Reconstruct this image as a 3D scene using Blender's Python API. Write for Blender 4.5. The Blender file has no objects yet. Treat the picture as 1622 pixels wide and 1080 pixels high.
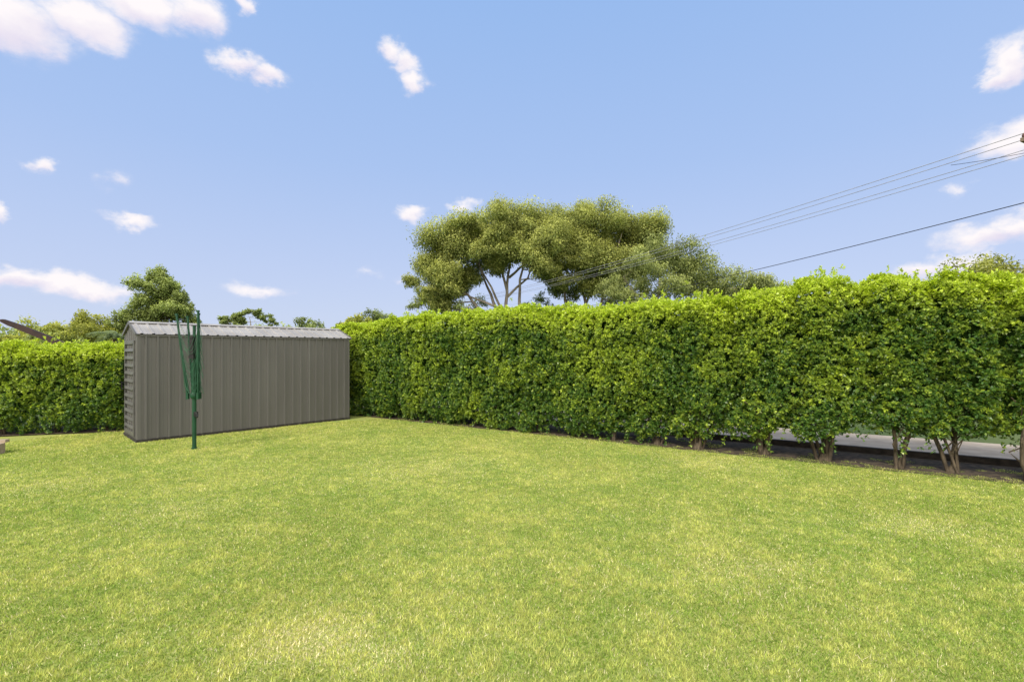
import bpy, math, random
import numpy as np
from mathutils import Vector
random.seed(7); rng=np.random.default_rng(7)
scene=bpy.context.scene
scene.view_settings.view_transform='Standard'; scene.view_settings.look='None'; scene.view_settings.exposure=0
COL=scene.collection
F=760.0; CX=811.0; HY=557.0; CH=1.5
def link(o,parent=None):
    COL.objects.link(o)
    if parent: o.parent=parent
    return o
def empty(name,loc,label,cat,group=None):
    e=bpy.data.objects.new(name,None); e.location=loc; e.empty_display_size=0.2
    link(e); e["label"]=label; e["category"]=cat
    if group: e["group"]=group
    return e
# ---------- noise ----------
_G=rng.random((256,256))
def vn(x,y,seed=0):
    x=np.asarray(x,float)+seed*17.31; y=np.asarray(y,float)+seed*9.77
    xi=np.floor(x).astype(int); yi=np.floor(y).astype(int)
    fx=x-xi; fy=y-yi; fx=fx*fx*(3-2*fx); fy=fy*fy*(3-2*fy)
    a=_G[xi%256,yi%256]; b=_G[(xi+1)%256,yi%256]; c=_G[xi%256,(yi+1)%256]; d=_G[(xi+1)%256,(yi+1)%256]
    return (a*(1-fx)+b*fx)*(1-fy)+(c*(1-fx)+d*fx)*fy
def norm(a): return a/np.maximum(np.linalg.norm(a,axis=1,keepdims=True),1e-9)
# ---------- mesh helpers ----------
def fast_mesh(name,verts,nper,mat,cols=None,smooth=False):
    n=len(verts); m=bpy.data.meshes.new(name)
    m.vertices.add(n); m.vertices.foreach_set('co',verts.astype(np.float32).ravel())
    nf=n//nper
    m.loops.add(n); m.loops.foreach_set('vertex_index',np.arange(n,dtype=np.int32))
    m.polygons.add(nf); m.polygons.foreach_set('loop_start',np.arange(0,n,nper,dtype=np.int32))
    try: m.polygons.foreach_set('loop_total',np.full(nf,nper,dtype=np.int32))
    except Exception: pass
    m.update(calc_edges=True)
    if cols is not None:
        a=m.attributes.new('col','FLOAT_COLOR','POINT')
        c=np.ones((n,4),np.float32); c[:,:3]=cols; a.data.foreach_set('color',c.ravel())
    m.materials.append(mat)
    return m
def leaf_verts(c,d,nn,L,W,fold=0.25):
    d=norm(d); s=norm(np.cross(d,nn)); n=np.cross(s,d)
    L=L[:,None]; W=W[:,None]
    v=np.stack([c-d*L/2, c+s*W/2+n*W*fold, c+d*L/2, c-s*W/2+n*W*fold],axis=1)
    return v.reshape(-1,3)
class B:
    def __init__(s): s.v=[]; s.f=[]; s.m=[]; s.sm=[]
    def add(s,vs,fs,mi=0,smooth=False):
        o=len(s.v); s.v+= [tuple(v) for v in vs]
        for f in fs: s.f.append(tuple(i+o for i in f)); s.m.append(mi); s.sm.append(smooth)
    def box(s,o,ax,ay,az,mi=0):
        o=Vector(o);ax=Vector(ax);ay=Vector(ay);az=Vector(az)
        vs=[o,o+ax,o+ax+ay,o+ay,o+az,o+ax+az,o+ax+ay+az,o+ay+az]
        s.add(vs,[(0,3,2,1),(4,5,6,7),(0,1,5,4),(1,2,6,5),(2,3,7,6),(3,0,4,7)],mi)
    def cbox(s,c,sx,sy,sz,mi=0,rot=0):
        cr,sr=math.cos(rot),math.sin(rot)
        ax=Vector((cr*sx,sr*sx,0));ay=Vector((-sr*sy,cr*sy,0));az=Vector((0,0,sz))
        s.box(Vector(c)-ax/2-ay/2-az/2,ax,ay,az,mi)
    def tube(s,pts,rads,n=8,mi=0,cap=True):
        pts=[Vector(p) for p in pts]; vs=[];fs=[]
        for i,p in enumerate(pts):
            t=(pts[min(i+1,len(pts)-1)]-pts[max(i-1,0)]).normalized()
            u=t.cross(Vector((0.13,1,0.05)));
            if u.length<.1: u=t.cross(Vector((1,0,0)))
            u.normalize(); w=t.cross(u)
            for k in range(n):
                a=2*math.pi*k/n; vs.append(p+(u*math.cos(a)+w*math.sin(a))*rads[i])
        for i in range(len(pts)-1):
            for k in range(n):
                a=i*n+k;b=i*n+(k+1)%n; fs.append((a,b,b+n,a+n))
        s.add(vs,fs,mi,True)
        if cap: s.add(vs[-n:],[tuple(range(n))],mi); s.add(vs[:n],[tuple(range(n))[::-1]],mi)
    def mesh(s,name,mats):
        m=bpy.data.meshes.new(name); m.from_pydata(s.v,[],s.f)
        for x in mats: m.materials.append(x)
        for p,mi,sm in zip(m.polygons,s.m,s.sm): p.material_index=mi; p.use_smooth=sm
        m.update(); return m
    def obj(s,name,mats,parent=None,loc=None):
        o=bpy.data.objects.new(name,s.mesh(name,mats if isinstance(mats,list) else [mats]))
        if loc is not None: o.location=loc
        return link(o,parent)
# ---------- materials ----------
def nt(name):
    m=bpy.data.materials.new(name); m.use_nodes=True; t=m.node_tree; t.nodes.clear()
    out=t.nodes.new('ShaderNodeOutputMaterial'); return m,t,out
def N(t,typ,**k):
    n=t.nodes.new(typ)
    for a,b in k.items(): setattr(n,a,b)
    return n
def leafmat(name,rough=.45,spec=.35,trans=.3,tint=(1.25,1.3,.6)):
    m,t,out=nt(name)
    at=N(t,'ShaderNodeAttribute',attribute_name='col')
    p=N(t,'ShaderNodeBsdfPrincipled'); p.inputs['Roughness'].default_value=rough; p.inputs['Specular IOR Level'].default_value=spec
    tr=N(t,'ShaderNodeBsdfTranslucent'); mx=N(t,'ShaderNodeMixShader'); mx.inputs[0].default_value=trans
    mul=N(t,'ShaderNodeMix',data_type='RGBA',blend_type='MULTIPLY'); mul.inputs[0].default_value=1; mul.inputs[7].default_value=(*tint,1)
    t.links.new(at.outputs['Color'],p.inputs['Base Color']); t.links.new(at.outputs['Color'],mul.inputs[6])
    t.links.new(mul.outputs[2],tr.inputs['Color'])
    t.links.new(p.outputs[0],mx.inputs[1]); t.links.new(tr.outputs[0],mx.inputs[2]); t.links.new(mx.outputs[0],out.inputs[0])
    return m
def noisemat(name,c1,c2,scale=5,rough=.8,metal=0,spec=.3,bump=0,detail=6,stretch=None,pos=(.35,.65)):
    m,t,out=nt(name); p=N(t,'ShaderNodeBsdfPrincipled'); p.inputs['Roughness'].default_value=rough; p.inputs['Metallic'].default_value=metal; p.inputs['Specular IOR Level'].default_value=spec
    tc=N(t,'ShaderNodeTexCoord'); mp=N(t,'ShaderNodeMapping')
    if stretch: mp.inputs['Scale'].default_value=stretch
    no=N(t,'ShaderNodeTexNoise'); no.inputs['Scale'].default_value=scale; no.inputs['Detail'].default_value=detail
    r=N(t,'ShaderNodeValToRGB'); r.color_ramp.elements[0].position=pos[0]; r.color_ramp.elements[1].position=pos[1]
    r.color_ramp.elements[0].color=(*c1,1); r.color_ramp.elements[1].color=(*c2,1)
    t.links.new(tc.outputs['Object'],mp.inputs[0]); t.links.new(mp.outputs[0],no.inputs['Vector']); t.links.new(no.outputs[0],r.inputs[0]); t.links.new(r.outputs[0],p.inputs['Base Color'])
    if bump:
        b=N(t,'ShaderNodeBump'); b.inputs['Strength'].default_value=bump; b.inputs['Distance'].default_value=.02
        t.links.new(no.outputs[0],b.inputs['Height']); t.links.new(b.outputs[0],p.inputs['Normal'])
    t.links.new(p.outputs[0],out.inputs[0]); return m
M_leaf=leafmat('leaf_hedge',.38,.5,.38)
M_gum=leafmat('leaf_gum',.6,.25,.42,(1.1,1.1,.7))
M_grass=leafmat('grass_blade',.6,.2,.42,(1.1,1.1,.85))
M_bark=noisemat('bark',(.035,.027,.018),(.12,.092,.06),30,.9,bump=.6,stretch=(1,1,.25))
M_gbark=noisemat('gum_bark',(.12,.10,.08),(.38,.33,.27),1.2,.9,bump=.4,stretch=(1,1,.3))
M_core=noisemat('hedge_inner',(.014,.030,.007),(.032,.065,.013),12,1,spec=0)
M_soil=noisemat('soil',(.030,.023,.015),(.11,.08,.05),14,.95,bump=1)
M_shed=noisemat('shed_paint',(.104,.100,.095),(.122,.118,.112),1.6,.5,metal=0.0,spec=.3,stretch=(1,1,.35))
M_shedd=noisemat('shed_trim',(.085,.083,.08),(.11,.107,.103),3,.5,spec=.35)
M_joint=noisemat('shed_joint',(.15,.147,.142),(.19,.186,.18),3,.5,spec=.3)
M_roof=noisemat('shed_roof_paint',(.255,.243,.228),(.33,.318,.30),2.5,.5,spec=.3)
M_dark=noisemat('dark_plinth',(.02,.018,.015),(.05,.045,.04),20,.9)
M_green=noisemat('green_paint',(.005,.042,.018),(.009,.06,.027),6,.42,spec=.35)
M_black=noisemat('black_plastic',(.008,.009,.009),(.02,.02,.02),20,.5)
M_line=noisemat('line_cord',(.03,.10,.055),(.06,.16,.09),10,.6)
M_conc=noisemat('concrete',(.32,.265,.205),(.45,.38,.30),3,.9,bump=.2)
M_sleeper=noisemat('dark_timber',(.018,.015,.013),(.05,.04,.032),18,.85,bump=.4,stretch=(.3,1,1))
M_brown=noisemat('brown_stain',(.022,.012,.010),(.045,.022,.018),5,.6)
M_pole=noisemat('pole_timber',(.12,.09,.06),(.22,.17,.12),8,.9,stretch=(1,1,.1))
M_wire=noisemat('wire',(.28,.28,.30),(.38,.38,.40),3,.5,metal=.2)
M_wired=noisemat('wire_dark',(.012,.012,.013),(.03,.03,.03),3,.7)
M_cer=noisemat('ceramic',(.08,.04,.03),(.12,.06,.04),3,.3)
M_timb=noisemat('pale_timber',(.25,.19,.13),(.4,.32,.24),10,.8,stretch=(.3,1,1))
def lawnmat():
    m,t,out=nt('lawn_thatch'); p=N(t,'ShaderNodeBsdfPrincipled'); p.inputs['Roughness'].default_value=.95; p.inputs['Specular IOR Level'].default_value=.05
    g=N(t,'ShaderNodeNewGeometry')
    n1=N(t,'ShaderNodeTexNoise'); n1.inputs['Scale'].default_value=60; n1.inputs['Detail'].default_value=8; n1.inputs['Roughness'].default_value=.7
    n2=N(t,'ShaderNodeTexNoise'); n2.inputs['Scale'].default_value=.9; n2.inputs['Detail'].default_value=5
    r=N(t,'ShaderNodeValToRGB'); r.color_ramp.elements[0].position=.3; r.color_ramp.elements[1].position=.7
    r.color_ramp.elements[0].color=(.12,.165,.03,1); r.color_ramp.elements[1].color=(.44,.44,.15,1)
    r2=N(t,'ShaderNodeValToRGB'); r2.color_ramp.elements[0].position=.35; r2.color_ramp.elements[1].position=.68
    r2.color_ramp.elements[0].color=(.9,1,.9,1); r2.color_ramp.elements[1].color=(1.15,1.05,1.05,1)
    mx=N(t,'ShaderNodeMix',data_type='RGBA',blend_type='MULTIPLY'); mx.inputs[0].default_value=1
    for n in(n1,n2): t.links.new(g.outputs['Position'],n.inputs['Vector'])
    t.links.new(n1.outputs[0],r.inputs[0]); t.links.new(n2.outputs[0],r2.inputs[0]); t.links.new(r.outputs[0],mx.inputs[6]); t.links.new(r2.outputs[0],mx.inputs[7])
    t.links.new(mx.outputs[2],p.inputs['Base Color']); t.links.new(p.outputs[0],out.inputs[0]); return m
M_lawn=lawnmat()
M_ground=noisemat('far_ground',(.05,.08,.02),(.10,.13,.04),.4,.95)
# ---------- layout ----------
P0=np.array([-3.49,11.0]); D=np.array([.849,-.528]); D/=np.linalg.norm(D); NV=np.array([-D[1],D[0]])
LH=[np.array([-12.5,7.35]),np.array([-7.3,8.95]),np.array([-5.0,11.7])]
b=B(); b.add([(-1500,-300,-.03),(1500,-300,-.03),(1500,2500,-.03),(-1500,2500,-.03)],[(0,1,2,3)])
g=b.obj('ground',M_ground); g["kind"]="structure"; g["label"]="wide flat green ground reaching the horizon"
A=P0-D*1.1+NV*.16; Bp=P0+D*16+NV*.16
b=B(); b.add([(-14,-6,0),(Bp[0],-6,0),(Bp[0],Bp[1],0),(A[0],A[1],0),(-5.2,11.6,0),(-7.35,9.0,0),(-14,6.9,0)],[tuple(range(7))])
g=b.obj('lawn',M_lawn); g["kind"]="structure"; g["label"]="mown yellow green lawn soil between hedges"
def strip(name,off0,off1,s0,s1,z,mat,label,lumps=0):
    b=B(); n=60; vs=[];fs=[]
    for i in range(n+1):
        s=s0+(s1-s0)*i/n
        for o in (off0,off1):
            q=P0+D*s+NV*o; vs.append((q[0],q[1],z+(random.uniform(0,lumps) if o==off1 else 0)))
    for i in range(n): fs.append((2*i,2*i+2,2*i+3,2*i+1))
    b.add(vs,fs); o=b.obj(name,mat); o["kind"]="structure"; o["label"]=label; return o
strip('garden_bed_soil',.14,1.25,-1.5,16,.006,M_soil,"brown soil strip beneath the long hedge")
strip('footpath',1.38,3.4,-4,30,-.01,M_conc,"pale concrete path beyond the long hedge")
b=B(); vs=[]
for q in LH: vs.append((q[0],q[1]+.12,.006))
for q in LH[::-1]: vs.append((q[0]-.5,q[1]+1.2,.006))
b.add(vs,[(0,1,4,5),(1,2,3,4)]); o=b.obj('garden_bed_soil',M_soil); o["kind"]="structure"; o["label"]="brown soil strip beneath the low hedge"
b=B(); q=P0+D*(-1)+NV*1.27
b.box((q[0],q[1],0.0),(D[0]*17,D[1]*17,0),(NV[0]*.07,NV[1]*.07,0),(0,0,.09)); o=b.obj('timber_edging',M_sleeper)
o["label"]="dark timber sleeper edging behind the hedge trunks"; o["category"]="edging"
b=B(); b.box((-9.2,6.42,0.0),(1.72,.57,0),(-.05,.14,0),(0,0,.15)); b.box((-9.24,6.57,0.151),(1.71,.56,0),(-.03,.09,0),(0,0,.04))
o=b.obj('garden_sleeper',M_timb); o["label"]="weathered pale timber garden sleeper at the lawn edge"; o["category"]="edging"
# ---------- grass ----------
def inlawn(x,y):
    ds=((x-P0[0])*NV[0]+(y-P0[1])*NV[1]); m=ds<.22+.18*(vn(x*5,y*5,3)-.5)*2
    m|=(ds<.95)&(vn(x*6,y*6,9)>.74)
    for a,c in((LH[0],LH[1]),(LH[1],LH[2])):
        dd=(c-a)/np.linalg.norm(c-a); nn=np.array([-dd[1],dd[0]]); m&=((x-a[0])*nn[0]+(y-a[1])*nn[1])<.28+.2*(vn(x*5,y*5,5)-.5)
    return m
yy=np.linspace(1.7,12.2,600); den=np.interp(yy,[1.7,2.5,4,6,8,12.2],[34000,27000,17000,10000,6800,5000]); hwf=1.15*yy+.6
pdf=den*hwf*2; tot=int(np.trapezoid(pdf,yy) if hasattr(np,'trapezoid') else np.trapz(pdf,yy)); cdf=np.cumsum(pdf); cdf/=cdf[-1]
gy=np.interp(rng.random(tot),cdf,yy); gx=rng.uniform(-1,1,tot)*(1.15*gy+.6); k=inlawn(gx,gy)
sd=np.array([.678,.734]); sd/=np.linalg.norm(sd); sn=np.array([-sd[1],sd[0]]); S0=np.array([-6.18,7.92])
su=(gx-S0[0])*sd[0]+(gy-S0[1])*sd[1]; sv=(gx-S0[0])*sn[0]+(gy-S0[1])*sn[1]
k&=~((su>-.03)&(su<3.8)&(sv>-.03)&(sv<1.3)); gx=gx[k];gy=gy[k]; n=len(gx)
big=vn(gx*.9,gy*.9,1)*.35+vn(gx*2.6,gy*2.6,2)*.35+vn(gx*5.5,gy*5.5,12)*.30; fine=vn(gx*13,gy*13,4)*.5+vn(gx*30,gy*30,6)*.5
worn=0*gx
for (wx,wy,wr,ws) in [(-1.0,2.5,.28,.7),(-.62,2.38,.18,.5),(3.5,4.15,.4,.3),(1.6,3.3,.45,.25),(-3.2,4.5,.5,.2),(-1.2,6.2,.8,.17),(2.6,6.4,.7,.17),(-5.2,5.3,.5,.2)]:
    worn=np.maximum(worn,ws*np.exp(-(((gx-wx)/wr)**2+((gy-wy)/(wr*.8))**2)*(1.2-.8*(vn(gx*7,gy*7,15)-.5))))
hgt=(.008+.012*rng.random(n))*(.5+1.0*fine)*(1-.5*worn); ang=rng.uniform(0,2*np.pi,n); lean=rng.uniform(.1,1.2,n)*hgt
wd=(.0011+.0012*rng.random(n))*(1+gy*.13)
px=np.cos(ang);py=np.sin(ang); a2=ang+np.pi/2+rng.normal(0,.6,n)
base=np.stack([gx,gy,np.zeros(n)],1); side=np.stack([px,py,np.zeros(n)],1)*wd[:,None]
tip=base+np.stack([np.cos(a2)*lean,np.sin(a2)*lean,hgt],1)
V=np.stack([base-side,base+side,tip],1).reshape(-1,3)
dry=np.clip(.40+(big-.5)*1.1+(fine-.5)*1.5+rng.normal(0,.27,n)+.5*worn,0,1)[:,None]
c1=np.array([.22,.335,.045]); c2=np.array([.62,.63,.18]); c3=np.array([.82,.73,.48])
col=c1*(1-dry)+c2*dry; st=(rng.random(n)<.045+.10*np.clip(big-.5,0,1)+.6*worn)[:,None]; col=np.where(st,c3,col)*(.52+.94*rng.random((n,1)))
m=fast_mesh('grass',V,3,M_grass,np.repeat(col,3,axis=0)); o=link(bpy.data.objects.new('grass',m)); o["kind"]="stuff"; o["label"]="short mown yellow green grass blades"; o["category"]="grass"
# ---------- hedges ----------
def sprigs(c,out,k,spread,L,W,newp,dark,new,up=.35):
    n=len(c); out=norm(out+rng.normal(0,.38,(n,3)))
    C=np.repeat(c,k,0); O=np.repeat(out,k,0); m=n*k
    r=rng.normal(0,1,(m,3)); r-= (r*O).sum(1)[:,None]*O; r=norm(r)
    t=rng.random((m,1))
    cc=C+O*(t*spread*1.5)+r*spread*(.35+.65*rng.random((m,1)))*(1.05-.6*t)
    d=norm(r+O*(.2+1.0*t)+rng.normal(0,.25,(m,3)))
    nn=norm(O*(1-.3*t)+np.array([0,0,up])+rng.normal(0,.42,(m,3)))
    Ls=L*(.55+.75*rng.random(m)); v=leaf_verts(cc,d,nn,Ls,Ls*W/L)
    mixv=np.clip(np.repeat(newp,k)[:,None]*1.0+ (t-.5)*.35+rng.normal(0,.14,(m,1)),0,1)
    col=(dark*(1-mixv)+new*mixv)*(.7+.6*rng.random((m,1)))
    return v,np.repeat(col,4,axis=0)
DARK=np.array([.070,.155,.028]); NEW=np.array([.50,.60,.06])
def hedge_part(p0,d2,length,off,thick,hf,bf,seed,dens,newbias=0,ends=(True,True),back=True,gap=None,shoot=None):
    n2=np.array([-d2[1],d2[0]]); Vs=[];Cs=[]
    if gap is None: gap=lambda s:0*s
    def lump(s,z): return .09*(vn(s*1.6,z*1.6,seed)-.5)*2+.06*(vn(s*4.5,z*4.5,seed+1)-.5)*2
    def emit(s,t,z,out,newadd=0,sp=.043,k=14):
        q=p0+np.outer(s,d2)+np.outer(t,n2); c=np.column_stack([q,z])
        hh=hf(s); rel=z/hh
        npb=np.clip(.02+newbias+.22*rel+.82*np.clip((rel-.82)/.18,0,1)**1.0+ .5*(vn(s*1.3,z*1.3,seed+3)-.42)+.5*(vn(s*6,z*6,seed+4)-.5)+newadd,0,1)
        npb=np.where(rng.random(len(s))<.12,np.clip(npb+.4,0,1),npb)
        v,cc=sprigs(c,out,k,sp,.045,.0225,npb,DARK,NEW); Vs.append(v);Cs.append(cc)
    def dirs(n,o2,u): return np.column_stack([np.full(n,o2[0]),np.full(n,o2[1]),np.full(n,u)])
    H=2.4
    n=int(length*H*dens)
    s=rng.uniform(0,length,n); u=rng.random(n)**.95; hh=hf(s); bb=bf(s)+.12*(vn(s*3,s*0,seed+6)-.5)*2; z=bb+(hh-bb)*u
    rnd=.13*np.exp(-(hh-z)/.10)+.20*np.exp(-(z-bb)/.16)+.20*gap(s+.15*(vn(z*2,s*0,seed+9)-.5)*2)
    dep=rng.exponential(.04,n)-.03
    hol=np.clip(vn(s*5,z*5,seed+8)-.72,0,1)*.3
    emit(s,off+lump(s,z)+rnd+dep+hol,z,dirs(n,-n2,.35))
    n=int(length*thick*dens*1.2); s=rng.uniform(0,length,n); t=rng.random(n)**1.15; z=hf(s)+.10*(vn(s*4,t*4,seed+5)-.5)*2-rng.exponential(.05,n)+.03-.05*np.abs(t-.5)
    emit(s,off+.05+(thick-.1)*t,z,dirs(n,-n2*.15,1),.12)
    n=int(length*26); s=rng.uniform(0,length,n); t=rng.random(n)*.7; z=hf(s)+rng.exponential(.045,n)
    emit(s,off+.05+(thick-.1)*t,z,dirs(n,-n2*.15,1),.3)
    if shoot is not None:
        for s0,h0 in shoot:
            kk=int(h0/.02)+1; zz=np.linspace(-.05,h0,kk); sl=rng.normal(0,.25); tl=rng.normal(0,.25); t0=rng.uniform(.05,.6)
            emit(s0+zz*sl,off+t0+zz*tl,hf(np.full(kk,s0))+zz,dirs(kk,d2*sl,1.2),.35,.022,4)
    if back:
        n=int(length*H*dens*.3); s=rng.uniform(0,length,n); z=bf(s)+(hf(s)-bf(s))*rng.random(n); emit(s,off+thick-rng.exponential(.05,n),z,dirs(n,n2,.35))
    for e,w in((0,ends[0]),(1,ends[1])):
        if w:
            n=int(thick*H*dens); s=np.full(n,length*e)+(1-2*e)*rng.exponential(.05,n); z=bf(s)+(hf(s)-bf(s))*rng.random(n); emit(s,off+thick*rng.random(n),z,dirs(n,d2*(1 if e else -1),.35))
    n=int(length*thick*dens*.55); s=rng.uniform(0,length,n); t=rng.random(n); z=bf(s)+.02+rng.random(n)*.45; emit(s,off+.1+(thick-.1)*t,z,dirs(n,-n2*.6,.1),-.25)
    for i in range(int(length*8)):
        s0=rng.uniform(0,length); kk=rng.integers(3,8); zz=np.linspace(.08,-.03*kk,kk); b0=bf(np.array([s0]))[0]; sl=rng.normal(0,.3)
        emit(s0+zz*sl,off+rng.uniform(.02,.5)+zz*0,np.maximum(b0+zz,.04),dirs(kk,-n2,-.3),-.02,.032,5)
    return np.concatenate(Vs),np.concatenate(Cs)
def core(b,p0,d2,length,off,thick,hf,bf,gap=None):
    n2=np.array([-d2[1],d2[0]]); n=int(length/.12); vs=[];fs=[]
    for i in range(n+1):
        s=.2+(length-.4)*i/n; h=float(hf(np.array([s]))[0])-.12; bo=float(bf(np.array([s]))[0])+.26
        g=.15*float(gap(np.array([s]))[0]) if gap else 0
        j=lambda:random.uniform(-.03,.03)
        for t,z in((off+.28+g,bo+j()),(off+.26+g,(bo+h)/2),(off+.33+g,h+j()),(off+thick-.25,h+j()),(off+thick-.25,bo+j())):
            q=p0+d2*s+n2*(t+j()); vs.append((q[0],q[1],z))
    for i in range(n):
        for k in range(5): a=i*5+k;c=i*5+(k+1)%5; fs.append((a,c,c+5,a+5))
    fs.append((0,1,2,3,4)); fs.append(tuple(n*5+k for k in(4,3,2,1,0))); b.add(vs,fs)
def stems(p,base_r,nst,top,spread,seed,axis):
    r=random.Random(seed); b=B(); tilt=r.uniform(-.12,.12)
    b.tube([(p[0],p[1],-.03),(p[0],p[1],.03),(p[0]+r.uniform(-.02,.02),p[1],.10)],[base_r*1.0,base_r*.8,base_r*.4],9)
    for i in range(nst):
        a=(i+.5)/nst*2-1+r.uniform(-.4,.4); sp=spread*a*r.uniform(.4,1.4)+r.uniform(-.10,.10)+tilt; of=r.uniform(-.12,.3); ob=r.uniform(-.06,.08)
        q0=Vector((p[0]+axis[0]*a*base_r*.75-axis[1]*ob,p[1]+axis[1]*a*base_r*.75+axis[0]*ob,-.01))
        q3=Vector((p[0]+axis[0]*sp-axis[1]*of,p[1]+axis[1]*sp+axis[0]*of,top*r.uniform(.9,1.2)))
        pts=[];rr=[]; R=base_r*r.uniform(.20,.42); bend=Vector((axis[0],axis[1],0))*r.uniform(-.11,.11)
        for k in range(7):
            t=k/6; q=q0.lerp(q3,t)+bend*math.sin(math.pi*t)+Vector((r.uniform(-.018,.018),r.uniform(-.018,.018),0)); q.z=q0.z+(q3.z-q0.z)*(t**.8); pts.append(q); rr.append(R*(1-.5*t)*r.uniform(.85,1.15))
        b.tube(pts,rr,7)
        for z_ in range(3):
            k0=pts[1+z_]; b.tube([k0,k0+Vector((r.uniform(-.12,.12),r.uniform(-.12,.1),.12)),k0+Vector((r.uniform(-.28,.28),r.uniform(-.2,.15),.34))],[R*.5,R*.35,R*.2],5)
    return b
ts=[-.7,.0,.75,1.5,2.25,3.0,3.7,4.45,5.2,5.95,6.65,7.30,8.20,8.94,9.75,10.28,10.92,11.7,12.5]
mids=np.array([(ts[i]+ts[i+1])/2 for i in range(len(ts)-1)])+1.1
def gapR(s):
    d=np.min(np.abs(np.asarray(s)[:,None]-mids[None,:]),axis=1); return np.exp(-(d/.10)**2)*np.interp(s-1.1,[0,5.5,7.5,14],[.15,.25,.85,1])
hk=np.array([-1.5,0,1.7,3.3,4.8,6.6,7.7,8.45,8.8,9.1,9.7,10.8,14]); hv=np.array([2.08,2.10,2.23,2.24,2.23,2.25,2.26,2.34,2.42,2.48,2.39,2.31,2.34])
def hR(s):
    am=np.interp(s-1.1,[0,6,8,14],[.8,1,1.6,1.6])
    return np.interp(s-1.1,hk,hv)+am*(.045*(vn(s*1.1,s*0,11)-.5)*2+.045*(vn(s*3.1,s*0,19)-.5)*2)-.09*gapR(s)
def bR(s): return np.interp(s-1.1,[0,3,5,6.2,7.5,8.5,10,14],[.05,.05,.08,.15,.31,.38,.42,.48])+.20*(vn(s*1.7,s*0,13)-.5)+.18*(vn(s*5,s*0,14)-.5)+.04*gapR(s)
he=empty('hedge',(P0[0],P0[1],0),"tall clipped leafy green hedge on bare stems along the lawn","hedge")
pr=P0-D*1.1
sh_=[(rng.uniform(7.8,14.3),rng.uniform(.06,.18)) for i in range(50)]+[(rng.uniform(0,8),rng.uniform(.05,.12)) for i in range(30)]+[(9.95+rng.uniform(-.25,.25),rng.uniform(.10,.20)) for i in range(10)]
V,C=hedge_part(pr,D,14.6,.12,.95,hR,bR,21,560,0,(True,False),True,gapR,sh_)
m=fast_mesh('foliage',V,4,M_leaf,C); o=link(bpy.data.objects.new('foliage',m),he); o.location=-he.location
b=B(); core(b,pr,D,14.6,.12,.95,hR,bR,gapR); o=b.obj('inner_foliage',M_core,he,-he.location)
for i,s in enumerate(ts):
    q=P0+D*s+NV*(.34+random.uniform(-.05,.14)); big_=s>6.5
    bb=stems(q,.04 if not big_ else random.uniform(.065,.095),random.choice([3,4]) if not big_ else random.choice([4,5,6,7]),.95 if big_ else .5,.34 if big_ else .15,200+i,D)
    bb.obj('trunk',M_bark,he,-he.location)
he2=empty('hedge',(LH[1][0],LH[1][1],0),"lower clipped green hedge beside and behind the shed","hedge")
Vs=[];Cs=[];b=B()
def hL(s): return 1.58+0*s+.05*(vn(s*1.3,s*0,31)-.5)*2
def bL(s): return .10+.1*(vn(s*2.3,s*0,33)-.5)
for i,(a,c) in enumerate(((LH[0],LH[1]),(LH[1]+np.array([-.1,-.05]),LH[2]))):
    ln=np.linalg.norm(c-a); dd=(c-a)/ln
    V,C=hedge_part(a,dd,ln,.10,.9,hL,bL,41+i*10,400 if i==0 else 180,.0,(True,True),i==0); Vs.append(V);Cs.append(C); core(b,a,dd,ln,.1,.9,hL,bL)
m=fast_mesh('foliage',np.concatenate(Vs),4,M_leaf,np.concatenate(Cs)); o=link(bpy.data.objects.new('foliage',m),he2); o.location=-he2.location
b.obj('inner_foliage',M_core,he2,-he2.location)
dd=(LH[1]-LH[0]); ln=np.linalg.norm(dd); dd/=ln; nn=np.array([-dd[1],dd[0]])
for i in range(7):
    q=LH[0]+dd*(.4+i*.78)+nn*.36; stems(q,.04,3,.5,.18,300+i,dd).obj('trunk',M_bark,he2,-he2.location)
# ---------- shed ----------
SL=3.76; SW=1.12; EH=1.79; RH=1.99
sh=empty('garden_shed',(S0[0],S0[1],0),"grey ribbed steel garden shed with gabled roof","shed")
sh.rotation_euler=(0,0,math.atan2(sd[1],sd[0]))
def ribline(L,pitch,depth,rib=.028,phase=.5):
    pts=[(0,0)]; n=int(round(L/pitch)); pitch=L/n
    for i in range(n):
        c=(i+phase)*pitch; pts+=[(c-rib/2-.004,0),(c-rib/2+.001,depth),(c+rib/2-.001,depth),(c+rib/2+.004,0)]
        if i<n-1: pts+=[(c+pitch*.42,0),(c+pitch*.46,.003),(c+pitch*.5,0)]
    pts.append((L,0)); return pts
b=B()
def wallx(y,sgn,x0,x1,z0,z1):
    pr=ribline(x1-x0,.162,.022); vs=[];fs=[]
    for x,d in pr: vs+=[(x0+x,y+sgn*d,z0),(x0+x,y+sgn*d,z1)]
    for i in range(len(pr)-1): fs.append((2*i,2*i+2,2*i+3,2*i+1))
    b.add(vs,fs)
PZ=.045
wallx(0,-1,.03,SL-.03,PZ,EH-.005); wallx(SW,1,.03,SL-.03,PZ,EH-.005)
def wally(x,sgn,lst):
    for y0,y1 in lst:
        pr=ribline(y1-y0,.16,.012); vs=[];fs=[]
        zt=lambda y: EH+(RH-EH)*(1-abs(y-SW/2)/(SW/2))-.012
        for y,d in pr: vs+=[(x+sgn*d,y0+y,PZ),(x+sgn*d,y0+y,zt(y0+y))]
        for i in range(len(pr)-1): fs.append((2*i,2*i+2,2*i+3,2*i+1))
        b.add(vs,fs)
wally(0,-1,[(0.03,SW/2),(SW/2,SW-.03)]); wally(SL,1,[(0.03,SW/2),(SW/2,SW-.03)])
b.obj('wall',M_shed,sh)
b=B()
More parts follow.
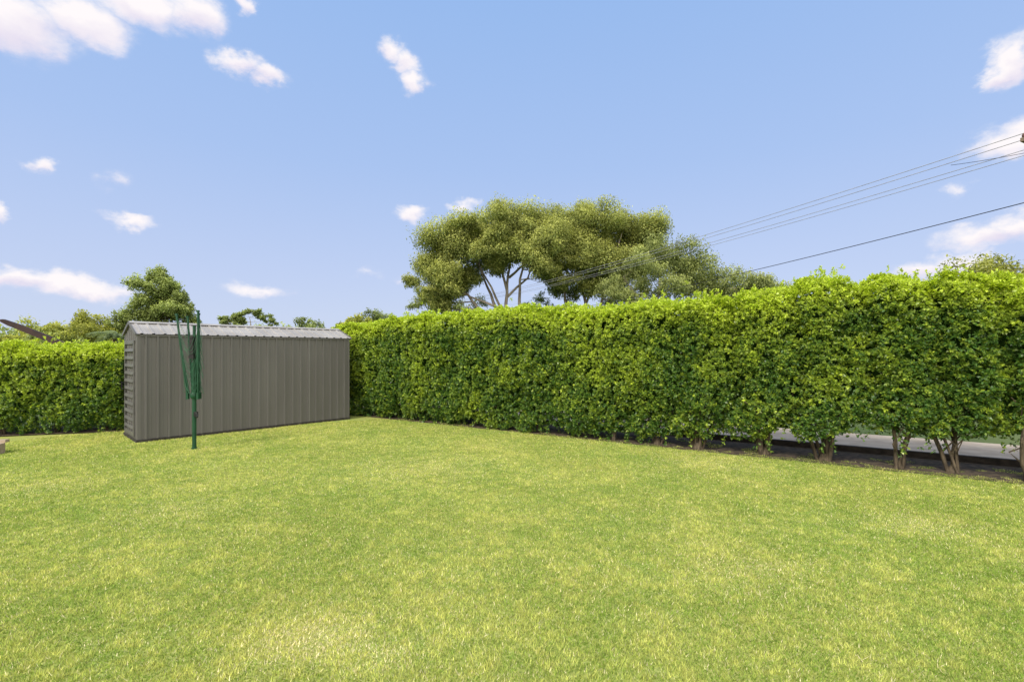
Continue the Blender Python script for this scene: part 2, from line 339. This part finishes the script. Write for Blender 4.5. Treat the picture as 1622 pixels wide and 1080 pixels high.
for x in(0,SL):
    for y in(0,SW):
        b.cbox((x+(.018 if x==0 else -.018),y+(.018 if y==0 else -.018),EH/2+.02),.05,.05,EH-.05)
b.box((.03,-.026,EH-.03),(SL-.06,0,0),(0,.022,0),(0,0,.026)); b.box((.03,SW+.004,EH-.03),(SL-.06,0,0),(0,.022,0),(0,0,.026))
b.obj('trim',M_shed,sh)
b=B(); b.box((2.86,-.0235,.06),(.010,0,0),(0,.017,0),(0,0,EH-.10)); b.obj('joint_strip',M_joint,sh)
b=B(); b.box((-.02,-.02,0),(SL+.04,0,0),(0,SW+.04,0),(0,0,PZ-.001)); b.obj('plinth',M_dark,sh)
b=B(); ov=.035; x0=-.03;x1=SL+.03; pr=ribline(x1-x0,.162,.013,.036)
for sgn in(0,1):
    vs=[];fs=[]
    ye=-ov if sgn==0 else SW+ov; ze=EH+.012-(RH-EH)/(SW/2)*ov+.006
    for x,d in pr: vs+=[(x0+x,ye,ze+d),(x0+x,SW/2,RH+.018+d)]
    for i in range(len(pr)-1): fs.append((2*i,2*i+2,2*i+3,2*i+1) if sgn==0 else (2*i+1,2*i+3,2*i+2,2*i))
    b.add(vs,fs); vs2=[(v[0],v[1],v[2]-.004) for v in vs]; b.add(vs2,fs)
b.obj('roof',M_roof,sh)
b=B(); 
for s_ in(-1,1):
    b.box((x0,SW/2,RH+.037),(x1-x0,0,0),(0,s_*.09,-.09*(RH-EH)/(SW/2)),(0,0,.004))
b.obj('ridge_cap',M_roof,sh)
sl=(RH-EH)/(SW/2)
for xx in(x0-.008,x1+.002):
    b=B(); b.box((xx,-ov,EH-.025),(.006,0,0),(0,SW/2+ov,(SW/2+ov)*sl),(0,0,.055)); b.box((xx,SW/2,RH-.01),(.006,0,0),(0,SW/2+ov,-(SW/2+ov)*sl),(0,0,.055))
    b.obj('barge_trim',M_shedd,sh)
b=B(); y0,y1=.14,SW-.14; xo=-.03
b.box((xo,y0,.09),(.016,0,0),(0,.05,0),(0,0,1.6)); b.box((xo,y1-.05,.09),(.016,0,0),(0,.05,0),(0,0,1.6))
b.box((xo,y0+.05,.09),(.016,0,0),(0,y1-y0-.1,0),(0,0,.06)); b.box((xo,y0+.05,1.63),(.016,0,0),(0,y1-y0-.1,0),(0,0,.06))
for i in range(11):
    z=.2+i*.13; b.box((xo-.004,y0+.05,z),(.014,0,.05),(0,y1-y0-.1,0),(-.003,0,.004))
dr=b.obj('door',M_shedd,sh)
b=B(); b.cbox((-.07,y1-.03,.9),.02,.02,.14); b.cbox((-.05,y1-.03,.96),.04,.016,.016); b.cbox((-.05,y1-.03,.84),.04,.016,.016); b.obj('handle',M_black,dr)
# ---------- rotary clothes line ----------
cx,cy=-4.90,7.40
cl=empty('clothes_hoist',(cx,cy,0),"folded green rotary clothes hoist standing in lawn by shed","clothes line")
b=B(); b.tube([(0,0,-.05),(0,0,.84)],[.029,.029],16); b.tube([(0,0,.0),(0,0,.03)],[.04,.04],16); b.tube([(0,0,.84),(0,0,1.9)],[.022,.022],14); b.obj('pole',M_green,cl)
b=B(); b.tube([(0,0,.78),(0,0,.80),(0,0,.85),(0,0,.87)],[.04,.055,.055,.045],16)
b.tube([(0,0,.87),(0,0,1.34)],[.038,.042],12); b.obj('hub',M_green,cl)
b=B(); b.cbox((.0,-.045,1.56),.055,.055,.30); b.cbox((0,-.045,1.42),.075,.065,.05); b.cbox((0,-.045,1.72),.055,.07,.03); b.obj('winder_housing',M_black,cl)
b=B(); b.cbox((.045,-.03,.545),.05,.035,.07); b.tube([(.06,-.05,.56),(.085,-.06,.55),(.09,-.06,.50)],[.009,.009,.009],8); b.tube([(.09,-.06,.505),(.095,-.10,.50)],[.012,.012],8); b.obj('crank_handle',M_black,cl)
tops=[(-.26,-.02,2.07),(-.17,.10,2.04),(.085,-.04,2.12),(-.01,.12,2.09)]
bots=[(-.09,-.02),(-.055,.05),(.075,-.03),(.045,.06)]
arms=[]
for (tx,ty,tz),(bx,by) in zip(tops,bots):
    b=B(); p=Vector((bx,by,.80)); q=Vector((tx,ty,tz)); pts=[p.lerp(q,k/8) for k in range(9)]
    b.tube(pts,[.0145]*9,8); b.cbox(pts[-1],.032,.032,.03); b.cbox(pts[0]+Vector((0,0,.02)),.034,.034,.10); b.obj('arm',M_green,cl); arms.append(pts)
for i in range(4):
    b=B(); a=arms[i]; bx,by=bots[i]; b.tube([a[6],a[6].lerp(Vector((bx*.6,by*.6-.03,.86)),.5),Vector((bx*.6,by*.6-.03,.86))],[.010,.010,.010],6); b.obj('strut',M_green,cl)
rr=random.Random(5)
b=B()
pairs=[(0,1),(1,3),(3,2),(2,0),(2,0),(3,2)]
def at(P,t):
    f=t*8; i0=min(int(f),7); return P[i0].lerp(P[i0+1],f-i0)
for (i,j) in pairs:
    for k in range(9):
        t=.15+.82*k/8
        p=at(arms[i],t); q=at(arms[j],t); sag=.16+.34*t*rr.uniform(.6,1.1); out=Vector((rr.uniform(-.02,.09),rr.uniform(-.07,.05),0)) 
        if i==0 : out.x=rr.uniform(-.07,.05)
        pts=[]
        for u in range(11):
            w=u/10; c=p.lerp(q,w); s_=4*w*(1-w); pts.append(c+out*s_+Vector((0,0,-min(sag,c.z-.85)*s_)))
        b.tube(pts,[.0024]*11,4,cap=False)
b.obj('line_cord',M_line,cl)
# ---------- trees ----------
def clump_leaves(c,r,n,flat,L,W,col1,col2,droop=.5,shell=.55):
    u=norm(rng.normal(0,1,(n,3))); rad=(shell+(1-shell)*rng.random(n)**.7)*(1+.35*np.clip(rng.normal(0,1,n),0,2.5)**2*.10)
    wob=1+.35*(vn(u[:,0]*2.5+c[0],u[:,1]*2.5+u[:,2]*2.5+c[2],3)-.5)*2
    p=c+u*(rad*wob)[:,None]*r*np.array([1,1,flat])
    d=norm(u*.5+rng.normal(0,.6,(n,3))+np.array([0,0,-droop])); nn=norm(u*.9+np.array([-.1,-.25,.3])+rng.normal(0,.5,(n,3)))
    Ls=L*(.6+.8*rng.random(n)); v=leaf_verts(p,d,nn,Ls,Ls*W/L,.15)
    hz=np.clip((p[:,2]-c[2])/(r*flat)*.5+.5,0,1)[:,None]; mixv=np.clip(hz*.9+.03+rng.normal(0,.18,(n,1)),0,1)  # lit tops and shaded undersides of each clump painted into leaf colour
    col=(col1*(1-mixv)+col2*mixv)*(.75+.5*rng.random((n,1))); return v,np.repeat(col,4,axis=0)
def subclumps(cl,k,rs,seed,flat=.9):
    r=np.random.default_rng(seed); out=[]
    for (x,y,z,R) in cl:
        for i in range(k):
            u=r.normal(0,1,3); u/=np.linalg.norm(u); u[2]=u[2]*.85 if u[2]>0 else u[2]*.8
            q=np.array([x,y,z])+u*R*r.uniform(.3,.85)*np.array([1,1,flat]); out.append((q[0],q[1],q[2],R*rs*r.uniform(.6,1.2)))
    return out
def make_tree(name,label,cat,base,limbs,clumps,leafn,L,W,c1,c2,trunk_r,flat=.75,droop=.5,mat=None,bark=None,group=None,sub=0,subr=.5,seed=1,shell=.5,brs=1.0):
    r=random.Random(seed); e=empty(name,base,label,cat,group)
    b=B(); joints=[]
    for pts,r0,r1 in limbs:
        P=[Vector(p) for p in pts]; fine=[]
        for i in range(len(P)-1):
            for k in range(4):
                q=P[i].lerp(P[i+1],k/4); 
                if i or k: q+=Vector((r.uniform(-1,1),r.uniform(-1,1),0))*r0*.5
                fine.append(q)
        fine.append(P[-1]); n=len(fine); rad=[r0+(r1-r0)*i/(n-1) for i in range(n)]
        b.tube(fine,rad,9)
        for i in range(n//4,n): joints.append((fine[i],rad[i]))
    fcl=subclumps(clumps,sub,subr,seed) if sub else clumps
    for c in clumps:
        cv=Vector(c[:3]); best=min(joints,key=lambda j:(j[0]-cv).length+(3 if j[0].z>cv.z else 0)); a=best[0]; R=best[1]*brs
        mid=a.lerp(cv,.5)+Vector((r.uniform(-.1,.1),r.uniform(-.1,.1),-.08))*(cv-a).length
        b.tube([a,a.lerp(mid,.5)+Vector((0,0,-.02)),mid,mid.lerp(cv,.6),cv],[R*.45,R*.33,R*.25,R*.17,R*.08],6)
        if sub:
            for k in range(3):
                q=cv+Vector((r.uniform(-1,1),r.uniform(-1,1),r.uniform(0,.7)))*c[3]*.7
                b.tube([mid.lerp(cv,.4+.15*k),q.lerp(cv,.4),q],[R*.2,R*.12,R*.05],5)
    b.obj('trunk',bark or M_gbark,e)
    Vs=[];Cs=[]
    mr=np.mean([c[3] for c in fcl])
    for c in fcl:
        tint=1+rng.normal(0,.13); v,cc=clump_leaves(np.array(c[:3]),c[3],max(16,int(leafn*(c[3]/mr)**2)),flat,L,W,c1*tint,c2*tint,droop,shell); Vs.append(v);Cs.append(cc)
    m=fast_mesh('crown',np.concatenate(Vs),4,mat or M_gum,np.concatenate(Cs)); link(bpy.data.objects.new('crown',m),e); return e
def px2(px,py,d): return ((px-CX)/F*d, CH+(HY-py)/F*d)
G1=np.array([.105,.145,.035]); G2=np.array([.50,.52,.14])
def gum(label,dist,basepx,outline,limbpx,seed,c1=G1,c2=G2,leafn=200,ydep=4,flat=.92,tr=.24,L=.22,sub=12,subr=.53,rs=1.45,extra=1,fill=()):
    r=random.Random(seed); bx,_=px2(basepx,0,dist); base=(bx,dist,0); cl=[]
    for (x,y,R) in outline:
        x+=r.uniform(-2,2); y+=r.uniform(-2,2)
        X,Z=px2(x,y,dist); rr_=R/F*dist*rs; cl.append((X-bx,r.uniform(-ydep,ydep)*.6,Z-rr_*.30,rr_))
        if r.random()<extra: cl.append((X-bx+r.uniform(-1,1)*rr_*.8,r.uniform(-ydep,ydep),Z-rr_*r.uniform(.35,1.0),rr_*.75))
    for x0,x1,y0,y1,nf,R in fill:
        for i in range(nf):
            X,Z=px2(r.uniform(x0,x1),r.uniform(y0,y1),dist); cl.append((X-bx,r.uniform(-ydep,ydep),Z,R/F*dist*r.uniform(.7,1.2)))
    limbs=[]
    for pts in limbpx:
        P=[]
        for i,(x,y) in enumerate(pts):
            X,Z=px2(x,y,dist); P.append((X-bx,r.uniform(-1,1)*ydep*.12*i,Z if i else min(Z,0) if y>600 else Z))
        limbs.append((P,tr if pts[0][1]>600 else tr*.6,tr*.15))
    return make_tree('eucalyptus_tree',label,'tree',base,limbs,cl,leafn,L,L*.42,c1,c2,tr,flat,.7,seed=seed,sub=sub,subr=subr,shell=.3)
oA=[(698,378,26),(728,358,28),(762,343,28),(797,335,28),(832,333,27),(862,338,25),(686,408,26),(720,390,30),(798,368,26),(845,372,26),(700,438,22),(738,418,22),(765,376,26),(815,392,24),(674,462,17),(698,466,18),(862,364,24),(780,402,20),(728,446,16),(845,402,20)]
gum("tall eucalyptus tree with pale forked trunk and domed crown",50,800,oA,[[(800,640),(800,480),(806,420),(818,360)],[(800,500),(770,440),(740,390)],[(806,440),(840,410),(852,360)],[(798,490),(745,470),(705,450)],[(803,460),(785,400),(782,340)],[(804,470),(835,440),(850,400)],[(790,640),(786,490),(765,440),(752,380)],[(812,640),(822,490),(826,430),(835,370)],[(780,640),(768,500),(730,455),(712,410)]],51,fill=[(695,870,355,420,20,22),(655,735,425,485,11,16),(840,880,390,440,5,18)])
oB=[(885,338,26),(915,335,26),(948,335,27),(985,341,26),(1018,354,24),(870,366,24),(905,366,28),(948,366,28),(990,370,28),(1035,378,22),(930,396,26),(965,400,24),(900,402,20),(870,400,18),(1012,402,22),(905,430,18),(885,442,14),(950,430,20),(985,424,22)]
gum("tall eucalyptus tree with broad rounded crown and spreading limbs",54,925,oB,[[(925,640),(925,480),(915,430),(905,370)],[(925,490),(945,430),(955,360)],[(935,470),(985,420),(1015,365)],[(918,450),(885,420),(872,370)],[(905,640),(900,490),(885,430),(880,380)],[(940,640),(950,490),(965,430),(985,370)]],52,fill=[(860,1035,352,430,20,22),(880,1010,435,480,12,17)])
oC=[(1040,384,26),(1075,394,26),(1015,406,26),(1058,412,28),(1092,414,28),(985,436,24),(1035,440,28),(1080,442,28),(1118,428,26),(1148,436,26),(1115,452,24),(1175,442,22),(1205,447,20),(985,462,20),(1165,456,24),(1232,453,15),(960,450,18),(1190,458,22),(1220,460,18),(1250,460,13),(1140,456,24)]
gum("grey green spreading eucalyptus tree with low lacy branches",46,1040,oC,[[(1040,640),(1040,500),(1045,450),(1050,405)],[(1040,500),(1000,460),(985,440)],[(1042,490),(1100,460),(1190,455)],[(1042,480),(1075,440),(1085,410)]],53,np.array([.11,.15,.05]),np.array([.42,.46,.15]),leafn=120,tr=.2,L=.21,flat=.85,rs=1.2,extra=.9,sub=10)
oD=[(665,462,14),(690,480,14),(725,482,14),(760,476,12),(655,478,8),(860,470,12),(880,482,12),(830,482,10)]
gum("small grey green eucalyptus with sparse low crown",58,715,oD,[[(715,640),(712,500),(690,480)],[(713,510),(735,490),(755,478)]],54,np.array([.11,.15,.05]),np.array([.38,.43,.14]),leafn=70,tr=.16,L=.24,flat=.8,sub=6,extra=.5,rs=1.3)
r=random.Random(19); cl=[]; dist=25.0; bx,_=px2(254,0,dist)
for (x,y,R) in [(254,430,12),(246,440,14),(263,441,14),(235,454,15),(254,454,18),(274,456,15),(224,472,15),(242,474,18),(265,476,18),(286,473,15),(214,494,15),(232,496,18),(254,498,21),(276,496,18),(296,492,15),(207,514,15),(228,518,18),(254,520,22),(280,518,18),(303,512,15),(212,534,15),(242,538,20),(272,538,20),(300,532,15)]:
    X,Z=px2(x+r.uniform(-2,2),y+r.uniform(-2,2),dist); cl.append((X-bx,r.uniform(-1.1,1.1)*(1 if y>450 else .3),Z,R/F*dist*1.1))
    cl.append((X-bx+r.uniform(-.2,.2),r.uniform(-.8,.8)*(1 if y>450 else .3),Z-.15,R/F*dist))
make_tree('broadleaf_tree',"dense conical green tree rising above hedge and shed","tree",(bx,dist,0),[([(0,0,0),(0,0,2.5),(.0,0,5.3)],.14,.03)],cl,130,.09,.055,np.array([.12,.17,.045]),np.array([.44,.51,.16]),.16,1,.3,seed=9,sub=10,subr=.52,bark=M_bark,shell=.2)
def bush(label,px,top,w,dist,seed,c1,c2,name='garden_tree',L=.11,n=8,leafn=120,lacy=False,group=None,mat=None):
    r=random.Random(seed); X,Z=px2(px,top,dist); wr=w/2/F*dist; cl=[]; 
    hh=Z; th=hh*.45
    for i in range(n):
        a=(i+.5)/n*2-1+r.uniform(-.15,.15); zz=Z-wr*.28-abs(a)**2*wr*.5-r.random()*wr*(.25 if lacy else .3)
        cl.append((a*wr*.8,r.uniform(-.7,.7)*wr,zz,wr*(r.uniform(.2,.3) if lacy else r.uniform(.38,.5))))
        if not lacy: cl.append((a*wr*.8,r.uniform(-.7,.7)*wr,zz-wr*.6,wr*r.uniform(.38,.5)))
    limbs=[([(0,0,0),(0,0,th),(r.uniform(-.2,.2)*wr,0,Z-wr*.6)],.05*wr+.05,.03)]
    return make_tree(name,label,'tree',(X,dist,0),limbs,cl,leafn,L,L*.5,c1,c2,.1,.7 if lacy else .9,.3,seed=seed,sub=7,subr=.5,group=group,mat=mat,shell=.25)
Y1=np.array([.16,.20,.035]); Y2=np.array([.50,.51,.10]); g1=np.array([.10,.145,.045]); g2=np.array([.36,.42,.13])
bush("yellow green rounded garden tree behind the low hedge",148,492,90,24,61,Y1,Y2)
bush("yellow green bushy tree behind the low hedge",105,500,110,22,62,Y1,Y2)
bush("green bushy shrub showing above the low hedge",45,512,110,20,63,g1,g2*1.2)
bush("low yellowish shrub above the low hedge",0,520,90,18,64,Y1,Y2)
bush("sparse flat topped tree seen over the shed roof",400,480,75,62,65,g1,g2,'distant_tree',.26,9,60,True)
bush("sparse flat topped tree seen over the shed roof",362,493,60,60,165,g1,g2,'distant_tree',.26,7,60,True)
bush("dark rounded tree beyond the shed roof",484,500,70,60,66,g1,g2,'distant_tree',.26,6,70)
bush("dark rounded tree near the end of the hedge",600,490,70,64,67,g1,g2,'distant_tree',.26,6,70)
bush("yellow green tree top rising behind the hedge",565,499,60,45,167,Y1,Y2,'distant_tree',.24,6,70)
bush("leafy yellow green tree rising over the tall hedge",1600,394,200,12,68,Y1*.8,Y2*.8,'garden_tree',.08,13,190,mat=M_leaf)
X,Z=px2(183,520,19); pm=empty('palm_tree',(X,19,0),"small grey green palm behind the low hedge","palm")
b=B(); b.tube([(0,0,0),(0,0,1.2),(0,0,Z-.35)],[.12,.1,.08],10); b.obj('trunk',M_bark,pm)
r=random.Random(3); cs=[];ds=[];ns=[]
for i in range(26):
    a=i*2.399; el=r.uniform(.1,1.2)
    for k in range(26):
        t=k/25; R=.85*t; q=np.array([math.cos(a)*R,math.sin(a)*R,Z-.35+math.sin(el)*R*.9-.55*t*t])
        sdv=np.array([-math.sin(a),math.cos(a),0]); 
        for s_ in(-1,1): cs.append(q+sdv*s_*.08); ds.append(sdv*s_+np.array([math.cos(a)*.7,math.sin(a)*.7,-.25])); ns.append([0,0,1])
cs=np.array(cs);ds=np.array(ds);ns=np.array(ns,float)
v=leaf_verts(cs,ds,ns+rng.normal(0,.2,ns.shape),np.full(len(cs),.26),np.full(len(cs),.03)); 
m=fast_mesh('crown',v,4,M_gum,np.tile(np.array([.24,.30,.16]),(len(v),1))); link(bpy.data.objects.new('crown',m),pm)
Vs=[];Cs=[]
for i in range(190):
    x=-115+i*1.15; y=100+rng.uniform(-6,6); R=rng.uniform(1.6,3.0); z=rng.uniform(2.5,6.0)
    v,c=clump_leaves(np.array([x,y,z]),R,130,.8,.7,.35,g1*1.2,g2*1.2,.2,.4); Vs.append(v);Cs.append(c)
m=fast_mesh('distant_wood',np.concatenate(Vs),4,M_gum,np.concatenate(Cs)); o=link(bpy.data.objects.new('distant_wood',m)); o["kind"]="stuff"; o["label"]="distant band of dark green trees"; o["category"]="trees"
# ---------- pergola ----------
pg=empty('pergola',(-12.2,11.6,0),"dark brown timber pergola end showing above the low hedge","pergola")
def beam(b,pts,y,th):
    n=len(pts); vs=[(x,y,z) for x,z in pts]+[(x,y+th,z) for x,z in pts]
    b.add(vs,[tuple(range(n))[::-1],tuple(range(n,2*n))]+[(i,(i+1)%n,(i+1)%n+n,i+n) for i in range(n)])
b=B(); beam(b,[(-.10,2.27),(-.02,2.28),(.35,2.16),(.85,1.97),(1.6,1.66),(1.6,1.50),(.9,1.81),(.45,1.99),(.1,2.13),(-.06,2.21)],-.1,.07); b.obj('beam',M_brown,pg)
b=B(); b.box((1.25,-.02,0),(.1,0,0),(0,.1,0),(0,0,1.5)); b.obj('post',M_brown,pg)
b=B(); b.box((1.2,.09,1.5),(.1,0,0),(0,1.2,0),(0,0,.1)); b.obj('cross_beam',M_brown,pg)
# ---------- poles and wires ----------
pA=Vector((15.85,14.4,0)); pB=Vector((-11.8,74,0)); wd_=(pB-pA).normalized(); ca=Vector((-wd_.y,wd_.x,0)); ca=-ca if ca.x<0 else ca
def pole(p,h,label):
    e=empty('utility_pole',p,label,'utility pole','utility poles along the street')
    b=B(); b.tube([(0,0,0),(0,0,h)],[.16,.11],14); b.obj('post',M_pole,e)
    b=B(); ax=ca*2.3; q=-ca*1.15+Vector((0,0,h-.65)); b.box(q-wd_*.05,ax,wd_*.1,(0,0,.11)); b.obj('crossarm',M_pole,e)
    for k in(-1.05,-.5,.5,1.05):
        b=B(); c=ca*k; b.tube([c+Vector((0,0,h-.545)),c+Vector((0,0,h-.5)),c+Vector((0,0,h-.46)),c+Vector((0,0,h-.40))],[.02,.045,.05,.03],10); b.obj('insulator',M_cer,e)
    b=B(); b.tube([(0,0,h-2.9),(0,0,h-2.85)],[.19,.19],12); b.obj('bracket',M_black,e)
    return e
pole(pA,8.25,"timber utility pole with crossarm and insulators by street")
pole(pB,9.2,"distant timber utility pole with crossarm behind trees")
def wire(a,c,sag,rad,mat,label,name='power_line',n=40,grp='overhead power lines',r2=None):
    b=B(); pts=[]
    for i in range(n+1):
        t=i/n; p=a.lerp(c,t); p.z-=sag*4*t*(1-t); pts.append(p)
    b.tube(pts,[rad]*(n+1),5,cap=False); o=b.obj(name,mat); o["label"]=label; o["category"]="power line"; o["group"]=grp
for k in(-1.05,-.5,.5,1.05):
    wire(pA+ca*k+Vector((0,0,7.85)),pB+ca*k+Vector((0,0,8.8)),.9,.011,M_wire,"thin grey overhead power line crossing the sky")
wire(pA+Vector((-.16,0,6.05)),pB+Vector((0,0,6.2)),1.3,.015,M_wired,"thick dark overhead service cable hanging lower")
wire(pA+Vector((0,0,7.55)),Vector((15.55,17,8.1)),.03,.008,M_wired,"short dark cable running off the utility pole",n=10)
# ---------- camera ----------
cam=bpy.data.cameras.new('camera'); co=bpy.data.objects.new('camera',cam); link(co)
co.location=(0,0,CH); co.rotation_euler=(math.radians(90),0,0); cam.sensor_width=36; cam.sensor_fit='HORIZONTAL'; cam.lens=F/1622*36; cam.shift_y=17/1622; cam.clip_start=.05; cam.clip_end=5000
scene.camera=co
# ---------- light ----------
sdir=Vector((-.45,-.62,.85)).normalized(); el=math.asin(sdir.z); az=math.atan2(sdir.x,sdir.y)
sun=bpy.data.lights.new('sun','SUN'); sun.energy=3.3; sun.angle=math.radians(12); sun.color=(1,.95,.87)
so=bpy.data.objects.new('sun',sun); link(so); so.rotation_euler=sdir.to_track_quat('Z','Y').to_euler()
w=bpy.data.worlds.new("World"); scene.world=w; w.use_nodes=True; t=w.node_tree; t.nodes.clear()
out=N(t,'ShaderNodeOutputWorld'); bg=N(t,'ShaderNodeBackground'); bg.inputs[1].default_value=.1
sky=N(t,'ShaderNodeTexSky',sky_type='NISHITA'); sky.sun_disc=False; sky.sun_elevation=el; sky.sun_rotation=az
tc=N(t,'ShaderNodeTexCoord'); sx=N(t,'ShaderNodeSeparateXYZ'); t.links.new(tc.outputs['Generated'],sx.inputs[0])
def MA(op,a,b_=None,c=None,clamp=False):
    n=N(t,'ShaderNodeMath',operation=op); n.use_clamp=clamp
    for i,v in enumerate((a,b_,c)):
        if v is None: continue
        if isinstance(v,(int,float)): n.inputs[i].default_value=v
        else: t.links.new(v,n.inputs[i])
    return n.outputs[0]
def MR(v,a,b_,c=0,d=1):
    n=N(t,'ShaderNodeMapRange'); n.interpolation_type='SMOOTHSTEP'
    for k,x in zip(('From Min','From Max','To Min','To Max'),(a,b_,c,d)): n.inputs[k].default_value=x
    t.links.new(v,n.inputs[0]); return n.outputs[0]
def cloudnoise(scale,detail,rough,off,dist=0,col=False):
    mp=N(t,'ShaderNodeMapping'); mp.inputs['Location'].default_value=off; mp.inputs['Scale'].default_value=(1,1,1.5); t.links.new(tc.outputs['Generated'],mp.inputs[0])
    n=N(t,'ShaderNodeTexNoise'); n.inputs['Scale'].default_value=scale; n.inputs['Detail'].default_value=detail; n.inputs['Roughness'].default_value=rough; n.inputs['Distortion'].default_value=dist; t.links.new(mp.outputs[0],n.inputs['Vector']); return n.outputs[1 if col else 0]
AZ0=MA('ARCTAN2',sx.outputs[0],sx.outputs[1]); EL0=MA('ARCSINE',sx.outputs[2])
wc=N(t,'ShaderNodeSeparateColor'); t.links.new(cloudnoise(15,6,.6,(5,5,5),0,True),wc.inputs[0])
AZ=MA('ADD',AZ0,MA('MULTIPLY',MA('SUBTRACT',wc.outputs[0],.5),.10)); EL=MA('ADD',EL0,MA('MULTIPLY',MA('SUBTRACT',wc.outputs[1],.5),.06))
gr=N(t,'ShaderNodeValToRGB'); cr=gr.color_ramp; cr.elements[0].position=0; cr.elements[0].color=(.65,.73,.94,1); cr.elements[1].position=1; cr.elements[1].color=(.27,.47,.88,1)
e_=cr.elements.new(.14); e_.color=(.57,.675,.95,1); e_=cr.elements.new(.35); e_.color=(.435,.60,.95,1); e_=cr.elements.new(.62); e_.color=(.335,.54,.94,1)
t.links.new(sx.outputs[2],gr.inputs[0])
sc=N(t,'ShaderNodeMix',data_type='RGBA',blend_type='MULTIPLY'); sc.inputs[0].default_value=1; sc.inputs[7].default_value=(10,10,10,1); t.links.new(gr.outputs[0],sc.inputs[6])
mxs=N(t,'ShaderNodeMix',data_type='RGBA'); mxs.inputs[0].default_value=.87; t.links.new(sky.outputs[0],mxs.inputs[6]); t.links.new(sc.outputs[2],mxs.inputs[7])
n1=cloudnoise(13,8,.58,(1.3,2.1,.4),.2); n2=cloudnoise(9,5,.5,(4,1,2))
clouds=[(20,28,150,75,1.2),(130,28,120,62,1.25),(225,12,100,56,1.2),(310,20,75,52,1.1),(375,100,52,27,1),(420,122,44,20,.9),(618,78,36,28,1),(640,100,36,30,1),(655,132,32,30,.95),(1600,92,68,56,1.2),(1570,122,46,28,1.0),(1590,222,95,34,1.0),(1512,297,36,22,.6),
(1560,372,115,34,1.1),(1460,428,100,26,1.0),(1530,412,85,26,1.0),(1610,355,75,34,1.1),(50,262,38,20,.75),(180,285,38,26,.5),(205,350,58,16,.85),(655,336,46,20,1.1),(735,328,38,18,.9),(5,335,30,26,.85),(25,436,85,28,1.1),(100,445,85,28,1.1),(150,458,75,24,1.05),(415,462,75,18,.85),(580,432,34,14,.5),(635,447,30,12,.5),(395,8,20,26,.8),(850,470,60,10,.3)]
cur=None; shade=None
for (x,y,rx,ry,s_) in clouds:
    d=Vector(((x-CX)/F,1,(HY-y)/F)).normalized(); a=math.atan2(d.x,d.y); e=math.asin(d.z)
    dl=Vector(((x-rx-CX)/F,1,(HY-y)/F)); dr_=Vector(((x+rx-CX)/F,1,(HY-y)/F)); ra=abs(math.atan2(dr_.x,dr_.y)-math.atan2(dl.x,dl.y))/2
    du=Vector(((x-CX)/F,1,(HY-y+ry)/F)).normalized(); re=abs(math.asin(du.z)-e)
    u=MA('MULTIPLY',MA('SUBTRACT',AZ,a),1/ra); v=MA('MULTIPLY',MA('SUBTRACT',EL,e),1/max(re,.006))
    q=MA('SQRT',MA('ADD',MA('MULTIPLY',u,u),MA('MULTIPLY',v,v))); mk=MA('MULTIPLY',MA('SUBTRACT',1.0,q,clamp=True),s_)
    cur=mk if cur is None else MA('MAXIMUM',cur,mk)
    lo=MA('MULTIPLY',v,mk); shade=lo if shade is None else MA('ADD',shade,lo)
dens=MA('ADD',MA('MULTIPLY',cur,1.9),MA('MULTIPLY',MA('SUBTRACT',n1,.50),1.9))
mask=MA('MULTIPLY',MR(dens,.05,1.5),MA('MULTIPLY',cur,2.5,clamp=True))
cc=N(t,'ShaderNodeValToRGB'); cc.color_ramp.elements[0].position=0; cc.color_ramp.elements[0].color=(.80,.75,.88,1); cc.color_ramp.elements[1].position=.55; cc.color_ramp.elements[1].color=(1.0,.95,.965,1)
t.links.new(MA('ADD',MA('ADD',MA('MULTIPLY',shade,1.0),.46),MA('MULTIPLY',MA('SUBTRACT',n2,.5),1.2)),cc.inputs[0])
c10=N(t,'ShaderNodeMix',data_type='RGBA',blend_type='MULTIPLY'); c10.inputs[0].default_value=1; c10.inputs[7].default_value=(10.1,10.1,10.1,1); t.links.new(cc.outputs[0],c10.inputs[6])
fm=N(t,'ShaderNodeMix',data_type='RGBA'); t.links.new(mask,fm.inputs[0]); t.links.new(mxs.outputs[2],fm.inputs[6]); t.links.new(c10.outputs[2],fm.inputs[7])
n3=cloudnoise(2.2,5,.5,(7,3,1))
rear_fill=MA('MULTIPLY',MR(MA('ADD',MA('MULTIPLY',sx.outputs[1],-1.0),MA('MULTIPLY',MA('SUBTRACT',n3,.5),.8)),.0,.35),MR(sx.outputs[2],-.02,.08))  # unseen warm white glow added behind camera to brighten shed and hedge faces
fb=N(t,'ShaderNodeMix',data_type='RGBA'); t.links.new(rear_fill,fb.inputs[0]); t.links.new(fm.outputs[2],fb.inputs[6]); fb.inputs[7].default_value=(23,21.8,20.2,1)
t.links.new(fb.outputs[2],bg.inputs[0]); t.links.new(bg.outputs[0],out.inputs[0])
